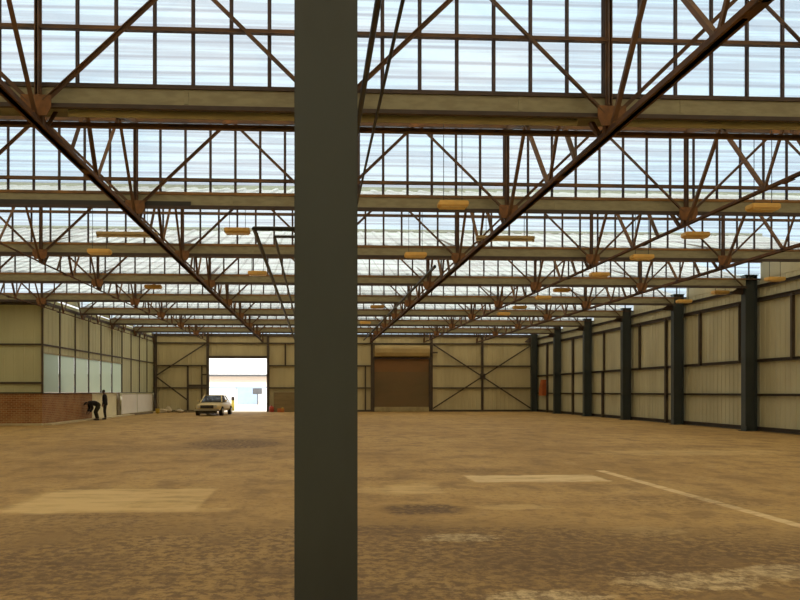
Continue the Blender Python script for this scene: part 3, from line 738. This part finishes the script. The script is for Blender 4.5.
def person(J, root, jacket, trousers, hairdir):
    """J: joints dict in local space; the figure faces -x"""
    def V(k): return Vector(J[k])
    pts, ed, idx = [], [], {}
    def a(k, r, link=None, co=None):
        pts.append((*(co if co is not None else V(k)), r)); idx[k] = len(pts) - 1
        if link is not None: ed.append((idx[link], idx[k]))
    a('pelvis', (.085, .085)); a('waist', (.10, .09), 'pelvis'); a('chest', (.135, .105), 'waist'); a('neckb', (.075, .075), 'chest'); a('neckt', (.055, .055), 'neckb')
    a('head', (.098, .098), 'neckt'); a('crown', (.08, .08), 'head')
    for s_ in 'LR':
        a('hip' + s_, .066, 'pelvis'); a('knee' + s_, .062, 'hip' + s_); a('ankle' + s_, .042, 'knee' + s_); a('toe' + s_, (.042, .03), 'ankle' + s_)
        a('sh' + s_, .052, 'chest'); a('elbow' + s_, .045, 'sh' + s_); a('wrist' + s_, .03, 'elbow' + s_)
        hd = (V('wrist' + s_) - V('elbow' + s_)).normalized()
        palm = V('wrist' + s_) + hd * .07; J['palm' + s_] = tuple(palm); a('palm' + s_, (.038, .022), 'wrist' + s_)
        side = hd.cross(Vector((0, 1, 0))).normalized() if abs(hd.y) < .9 else Vector((1, 0, 0))
        lat = Vector((1, 0, 0)) if abs(hd.x) < .7 else Vector((0, 0, 1))
        lat = (lat - hd * lat.dot(hd)).normalized(); cu = hd.cross(lat).normalized() * (1 if s_ == 'L' else -1)
        for q, (o_, ln) in enumerate(((-.030, .062), (-.010, .075), (.010, .07), (.030, .055))):
            b0 = palm + lat * o_ + hd * .015; b1 = b0 + hd * ln * .55 + cu * .006; b2 = b1 + hd * ln * .5 + cu * .02
            a('f%d' % q + s_, .0095, 'palm' + s_, b0); a('g%d' % q + s_, .009, 'f%d' % q + s_, b1); a('h%d' % q + s_, .0075, 'g%d' % q + s_, b2)
        t0 = V('wrist' + s_) + hd * .03 - lat * .035; t1 = t0 + hd * .035 - lat * .03
        a('t' + s_, .011, 'palm' + s_, t0 + hd * .01); a('u' + s_, .009, 't' + s_, t1)
    body = put_mesh(skin_mesh(pts, ed), 'body', M['skin'], root)
    def shell(keys, links, mat, name, grow, cuts={}):
        p2, e2, ix = [], [], {}
        for k in keys:
            r = pts[idx[k]][3]; r = r if isinstance(r, tuple) else (r, r); g = grow + (.035 if k in ('chest', 'waist', 'pelvis') else .012 if k[:2] == 'sh' else 0)
            co = Vector(cuts[k]) if k in cuts else V(k)
            p2.append((*co, (r[0] + g, r[1] + g))); ix[k] = len(p2) - 1
        for u, v_ in links: e2.append((ix[u], ix[v_]))
        return put_mesh(skin_mesh(p2, e2), name, mat, root)
    shell(['pelvis', 'waist', 'chest', 'neckb', 'shL', 'elbowL', 'wristL', 'shR', 'elbowR', 'wristR'],
          [('pelvis', 'waist'), ('waist', 'chest'), ('chest', 'neckb'), ('chest', 'shL'), ('shL', 'elbowL'), ('elbowL', 'wristL'), ('chest', 'shR'), ('shR', 'elbowR'), ('elbowR', 'wristR')], jacket, 'jacket', .032)
    me_ = None                                   # trousers: a seat and two legs baked into one mesh
    bmj = bmesh.new()
    pv, up_ = V('pelvis'), (V('waist') - V('pelvis')).normalized()
    crotch = (V('hipL') + V('hipR')) / 2
    chains = [[(*(pv + up_ * .13), (.14, .14)), (*pv, (.165, .165)), (*(pv * .4 + crotch * .6), (.17, .165)), (*crotch, (.13, .13))]]
    for s_ in 'LR':
        h_, k_, n_ = V('hip' + s_), V('knee' + s_), V('ankle' + s_)
        chains.append([(*(h_ + (pv - h_) * .35), (.10, .10)), (*h_, (.112, .112)), (*((h_ + k_) / 2), (.10, .10)), (*k_, (.085, .085)), (*((k_ + n_) / 2), (.075, .075)), (*n_, (.068, .068))])
    for ch in chains:
        mm = skin_mesh(ch, [(i, i + 1) for i in range(len(ch) - 1)]); bmj.from_mesh(mm)
    me_ = bpy.data.meshes.new('trousers'); bmj.to_mesh(me_); bmj.free()
    for p in me_.polygons: p.use_smooth = True
    put_mesh(me_, 'trousers', trousers, root)
    for s_ in 'LR':
        an, to = V('ankle' + s_), V('toe' + s_)
        m_ = skin_mesh([(an.x + .05, an.y, .045, (.045, .045)), (an.x, an.y, .05, (.05, .05)), (to.x, to.y, .038, (.05, .036)), (to.x - .05, to.y, .03, (.038, .028))], [(0, 1), (1, 2), (2, 3)])
        put_mesh(m_, 'shoe', M['shoe'], root)
    # hair cap, ears, nose, eyes, mouth
    hd, cr = V('head'), V('crown'); upv = (cr - V('neckt')).normalized(); face = Vector(hairdir).normalized(); sd = upv.cross(face).normalized()
    def ball(name, mat, c, rx, ry, rz_):
        bm = bmesh.new(); bmesh.ops.create_uvsphere(bm, u_segments=14, v_segments=10, radius=1)
        mt = Matrix.Translation(c) @ Matrix((face, sd, upv)).transposed().to_4x4() @ Matrix.Diagonal((rx, ry, rz_, 1))
        mb = MB(); mb.bm(bm, True, mt); me = bpy.data.meshes.new(name); me.from_pydata([tuple(v) for v in mb.v], [], mb.f)
        for p in me.polygons: p.use_smooth = True
        return put_mesh(me, name, mat, root)
    ball('hair', M['hair'], hd + upv * .035 - face * .020, .094, .092, .092)
    for s_ in (-1, 1):
        ball('ear', M['skin'], hd + sd * .088 * s_ - upv * .012, .022, .010, .032)
        ball('eye', M['white'], hd + sd * .033 * s_ + face * .077 - upv * .005, .010, .014, .009)
    ball('nose', M['skin'], hd + face * .088 - upv * .03, .020, .014, .024)
    ball('mouth', M['rust'], hd + face * .072 - upv * .068, .010, .024, .007)

p1 = empty('person', (-11.60, 42.0, 0), R(12)); p1.scale = (.96, .96, .95)
tag(p1, 'person in dark clothes standing upright by the left wall, looking down at the bent-over figure', 'person')
person(dict(pelvis=(0, 0, .97), waist=(0, 0, 1.12), chest=(-.01, 0, 1.30), neckb=(-.02, 0, 1.46), neckt=(-.05, 0, 1.54), head=(-.085, 0, 1.61), crown=(-.085, 0, 1.69),
            hipL=(0, .095, .80), kneeL=(-.03, .09, .49), ankleL=(.02, .09, .09), toeL=(-.12, .09, .035), hipR=(0, -.095, .80), kneeR=(-.01, -.1, .49), ankleR=(.04, -.1, .09), toeR=(-.10, -.11, .035),
            shL=(-.01, .19, 1.40), elbowL=(.03, .24, 1.12), wristL=(-.10, .20, .90), shR=(-.01, -.19, 1.40), elbowR=(.06, -.24, 1.12), wristR=(-.06, -.22, .88)), p1, M['cloth'], M['trouser'], (-1, 0, -.35))
p2 = empty('person', (-11.75, 40.9, 0), R(32))
tag(p2, 'person in dark clothes bent double at the waist beside the brick base, reaching down', 'person')
person(dict(pelvis=(.07, 0, .86), waist=(-.08, 0, .93), chest=(-.30, 0, .97), neckb=(-.44, 0, .95), neckt=(-.50, 0, .93), head=(-.565, 0, .905), crown=(-.62, 0, .88),
            hipL=(.09, .095, .71), kneeL=(-.05, .10, .46), ankleL=(.05, .10, .09), toeL=(-.09, .11, .035), hipR=(.09, -.095, .71), kneeR=(-.04, -.1, .46), ankleR=(.07, -.1, .09), toeR=(-.07, -.11, .035),
            shL=(-.36, .18, .93), elbowL=(-.30, .22, .66), wristL=(-.42, .17, .46), shR=(-.36, -.18, .93), elbowR=(-.26, -.22, .66), wristR=(-.40, -.18, .45)), p2, M['cloth'], M['olive'], (-.35, 0, -1))

# ------------------------------------------------------------------ clutter by the far wall
def blob(name, c, r, mat, lab, cat, seed, group=None):
    bm = bmesh.new(); bmesh.ops.create_icosphere(bm, subdivisions=3, radius=1); rr = random.Random(seed)
    ph = [rr.uniform(0, 6) for _ in range(6)]
    for v in bm.verts:
        k = 1 + .12 * math.sin(3*v.co.x + ph[0]) + .10 * math.sin(4*v.co.y + ph[1]) + .10 * math.sin(5*v.co.z + ph[2])
        v.co = Vector((v.co.x * r[0] * k, v.co.y * r[1] * k, max(v.co.z, -.75) * r[2] * k))
    zmin = min(v.co.z for v in bm.verts)
    for v in bm.verts: v.co += Vector((c[0], c[1], c[2] - zmin))
    root = empty(name, c); tag(root, lab, cat, group)
    MB().bm(bm, True).build('bag', mat, root)
    MB().lathe((c[0] + r[0]*.2, c[1], c[2] + r[2]*1.6), [(.10, -.06), (.04, .0), (.05, .05), (.02, .08)], 10).build('tied_neck', mat, root)
blob('sack', (-10.75, 55.6, 0), (.30, .25, .22), M['sack'], 'upright pale sack at the foot of the far wall, left of the car', 'sack', 3, 'pale sacks at the far left corner')
blob('sack', (-11.0, 54.6, 0), (.38, .28, .17), M['sack'], 'lower pale sack lying in front of the upright pale sack', 'sack', 5, 'pale sacks at the far left corner')
blob('sack', (-9.9, 55.3, 0), (.34, .25, .13), M['sack'], 'small flat pale sack lying to the right of the others', 'sack', 8, 'pale sacks at the far left corner')
b_ = empty('bucket', (-11.05, 53.3, 0)); tag(b_, 'small yellow bucket on the floor at the far end of the white boards', 'bucket')
MB().lathe((-11.05, 53.3, 0), [(.12, 0), (.16, .32), (.175, .33), (.175, .35), (.15, .35), (.13, .05)], 16).build('pail', M['yellow'], b_)
mb = MB()
for i in range(8):
    t0, t1 = math.pi * i / 8, math.pi * (i + 1) / 8
    mb.cyl((-11.05 + .165*math.cos(t0), 53.3, .33 + .12*math.sin(t0)), (-11.05 + .165*math.cos(t1), 53.3, .33 + .12*math.sin(t1)), .008, n=6)
mb.build('handle', M['dsteel'], b_)
for (xa, ya, xb, yb, z, lab) in ((-12.0, 49.6, -11.5, 53.4, 0, 'long grey timber plank on the floor along the white boards'), (-9.5, 56.2, -8.3, 56.4, 0, 'short dark timber on the floor left of the open doorway'),
                                 (-10.6, 56.6, -9.3, 56.5, 0, 'dark timber on the floor behind the pale sacks')):
    o = MB().bar((xa, ya, .06), (xb, yb, .06), .22, .12).build('timber_plank', M['timber']); tag(o, lab, 'timber', 'timbers on the floor')
o = empty('container', (-3.22, 56.6, 0)); tag(o, 'small red container at the right foot of the open doorway', 'container')
MB().lathe((-3.22, 56.6, 0), [(.17, 0), (.19, .03), (.19, .36), (.14, .42), (.06, .44)], 16).build('body', M['red'], o); MB().lathe((-3.22, 56.6, .44), [(.05, 0), (.05, .06), (.03, .07)], 12).build('cap', M['red'], o)
o = empty('crate', (-2.5, 56.3, 0)); tag(o, 'low orange crate on the floor in front of the brown board', 'crate')
mb = MB(); mb.box(-2.75, -2.25, 56.12, 56.48, 0, .03)
for z in (.03, .12, .21): mb.box(-2.75, -2.25, 56.12, 56.14, z, z + .06); mb.box(-2.75, -2.25, 56.46, 56.48, z, z + .06); mb.box(-2.75, -2.73, 56.12, 56.48, z, z + .06); mb.box(-2.27, -2.25, 56.12, 56.48, z, z + .06)
for sx in (-2.75, -2.28):
    for sy in (56.12, 56.45): mb.box(sx, sx + .03, sy, sy + .03, 0, .28)
mb.build('slatted_body', M['orange'], o); MB().box(-2.45, -2.3, 56.2, 56.4, .03, .36, .02).build('contents', M['yellow'], o)
o = empty('board', (-2.3, 57.0, 0)); tag(o, 'square brown board leaning on the far wall right of the open doorway', 'board')
MB().prism([(56.85, 0), (56.89, 0), (57.17, 1.5), (57.13, 1.5)], 'x', -3.07, -1.5).build('panel', M['wood'], o)
MB().prism([(56.83, 0), (56.85, 0), (57.13, 1.5), (57.11, 1.5)], 'x', -3.07, -2.97).build('batten', M['wood'], o); MB().prism([(56.83, 0), (56.85, 0), (57.13, 1.5), (57.11, 1.5)], 'x', -1.6, -1.5).build('batten', M['wood'], o)

# ------------------------------------------------------------------ outside the doorway
ob = empty('building', (-9, 94, 0)); tag(ob, 'pale single-storey building with blue doors seen outside through the open doorway', 'building')
MB().box(-40, 30, 94, 104, 0, 3.5).build('wall', M['outwall'], ob)
MB().prism([(93.6, 3.7), (104.5, 3.7), (104.5, 6.9), (100, 6.9)], 'x', -40.5, 30.5).build('roof', M['outwhite'], ob)
MB().box(-40.5, 30.5, 93.55, 93.75, 3.45, 3.72).build('gutter', M['outgrey'], ob)
MB().box(-40, 30, 93.9, 94, 1.95, 2.15).build('band', M['outblue'], ob)
MB().box(-9.6, -7.0, 93.88, 94, 0, 1.95).build('blue_door', M['outblue'], ob); MB().box(-6.9, -5.6, 93.88, 94, 0, 1.95).build('white_panel', M['outwhite'], ob); MB().box(-15.5, -9.8, 93.88, 94, 0, 1.95).build('white_panel', M['outwhite'], ob)
ps = empty('sign_post', (-6.65, 88, 0)); tag(ps, 'dark board on a post outside in front of the blue doors', 'sign')
MB().box(-7.2, -6.1, 87.9, 87.98, 1.25, 1.95, .03).build('board', M['outgrey'], ps); MB().cyl((-6.65, 88.02, 0), (-6.65, 88.02, 1.8), .05).build('post', M['outgrey'], ps)
bo = empty('bollard', (-6.65, 61.5, 0)); tag(bo, 'short yellow bollard with dark top outside the doorway, right of the car', 'bollard')
MB().lathe((-6.65, 61.5, 0), [(.13, 0), (.13, .85)], 14).build('post', M['yellow'], bo); MB().lathe((-6.65, 61.5, .85), [(.135, 0), (.135, .22), (.07, .29)], 14).build('cap', M['dsteel'], bo)

# ------------------------------------------------------------------ sky, sun, camera
w = bpy.data.worlds.new('overcast_sky'); SC.world = w; w.use_nodes = True; nt = w.node_tree; nt.nodes.clear(); b = NB(nt)
out = b.n('ShaderNodeOutputWorld'); bg = b.n('ShaderNodeBackground'); b.link(bg.outputs[0], out.inputs[0])
tc = b.n('ShaderNodeTexCoord'); sp = b.n('ShaderNodeSeparateXYZ'); b.link(tc.outputs['Generated'], sp.inputs[0])
cloud = b.ramp(b.noise(b.coord((1, 1, 3)), 2.2, 5), .4, .65)
colr = b.mix(cloud, (.80, .91, 1.0), (.97, .98, 1.0))
hz = b.ramp(sp.outputs[2], .42, .7)
b.link(b.mix(hz, colr, (1.0, .97, .92)), bg.inputs[0])
SKY_H, SKY_Z = 1.30, 1.5
st = b.math('ADD', SKY_H, b.math('MULTIPLY', b.ramp(sp.outputs[2], .45, .80), SKY_Z))
b.link(st, bg.inputs[1])

sun = bpy.data.lights.new('sun', 'SUN'); sun.energy = 5.0; sun.angle = R(3); sun.color = (1, .95, .86)
so = bpy.data.objects.new('sun', sun); COL.objects.link(so); so.location = (0, -30, 60)
so.rotation_euler = Vector((.25, .62, -1)).to_track_quat('-Z', 'Y').to_euler()     # shines from behind the camera, high

cam = bpy.data.cameras.new('camera'); co = bpy.data.objects.new('camera', cam); COL.objects.link(co)
cam.sensor_fit = 'HORIZONTAL'; cam.sensor_width = 36; cam.lens = 745 / 800 * 36
cam.shift_x = (400 - 351.3) / 800; cam.shift_y = (391.6 - 300) / 800
cam.clip_end = 600
co.location = (0, 0, 1.55); co.rotation_euler = (R(90), 0, -.0499)
SC.camera = co
SC.view_settings.view_transform = 'Standard'; SC.view_settings.look = 'None'; SC.view_settings.exposure = 0.0; SC.view_settings.gamma = 1.0
SC.view_settings.use_curve_mapping = False
SC.cycles.use_denoising = True; SC.cycles.max_bounces = 10; SC.cycles.diffuse_bounces = 6; SC.cycles.transparent_max_bounces = 16
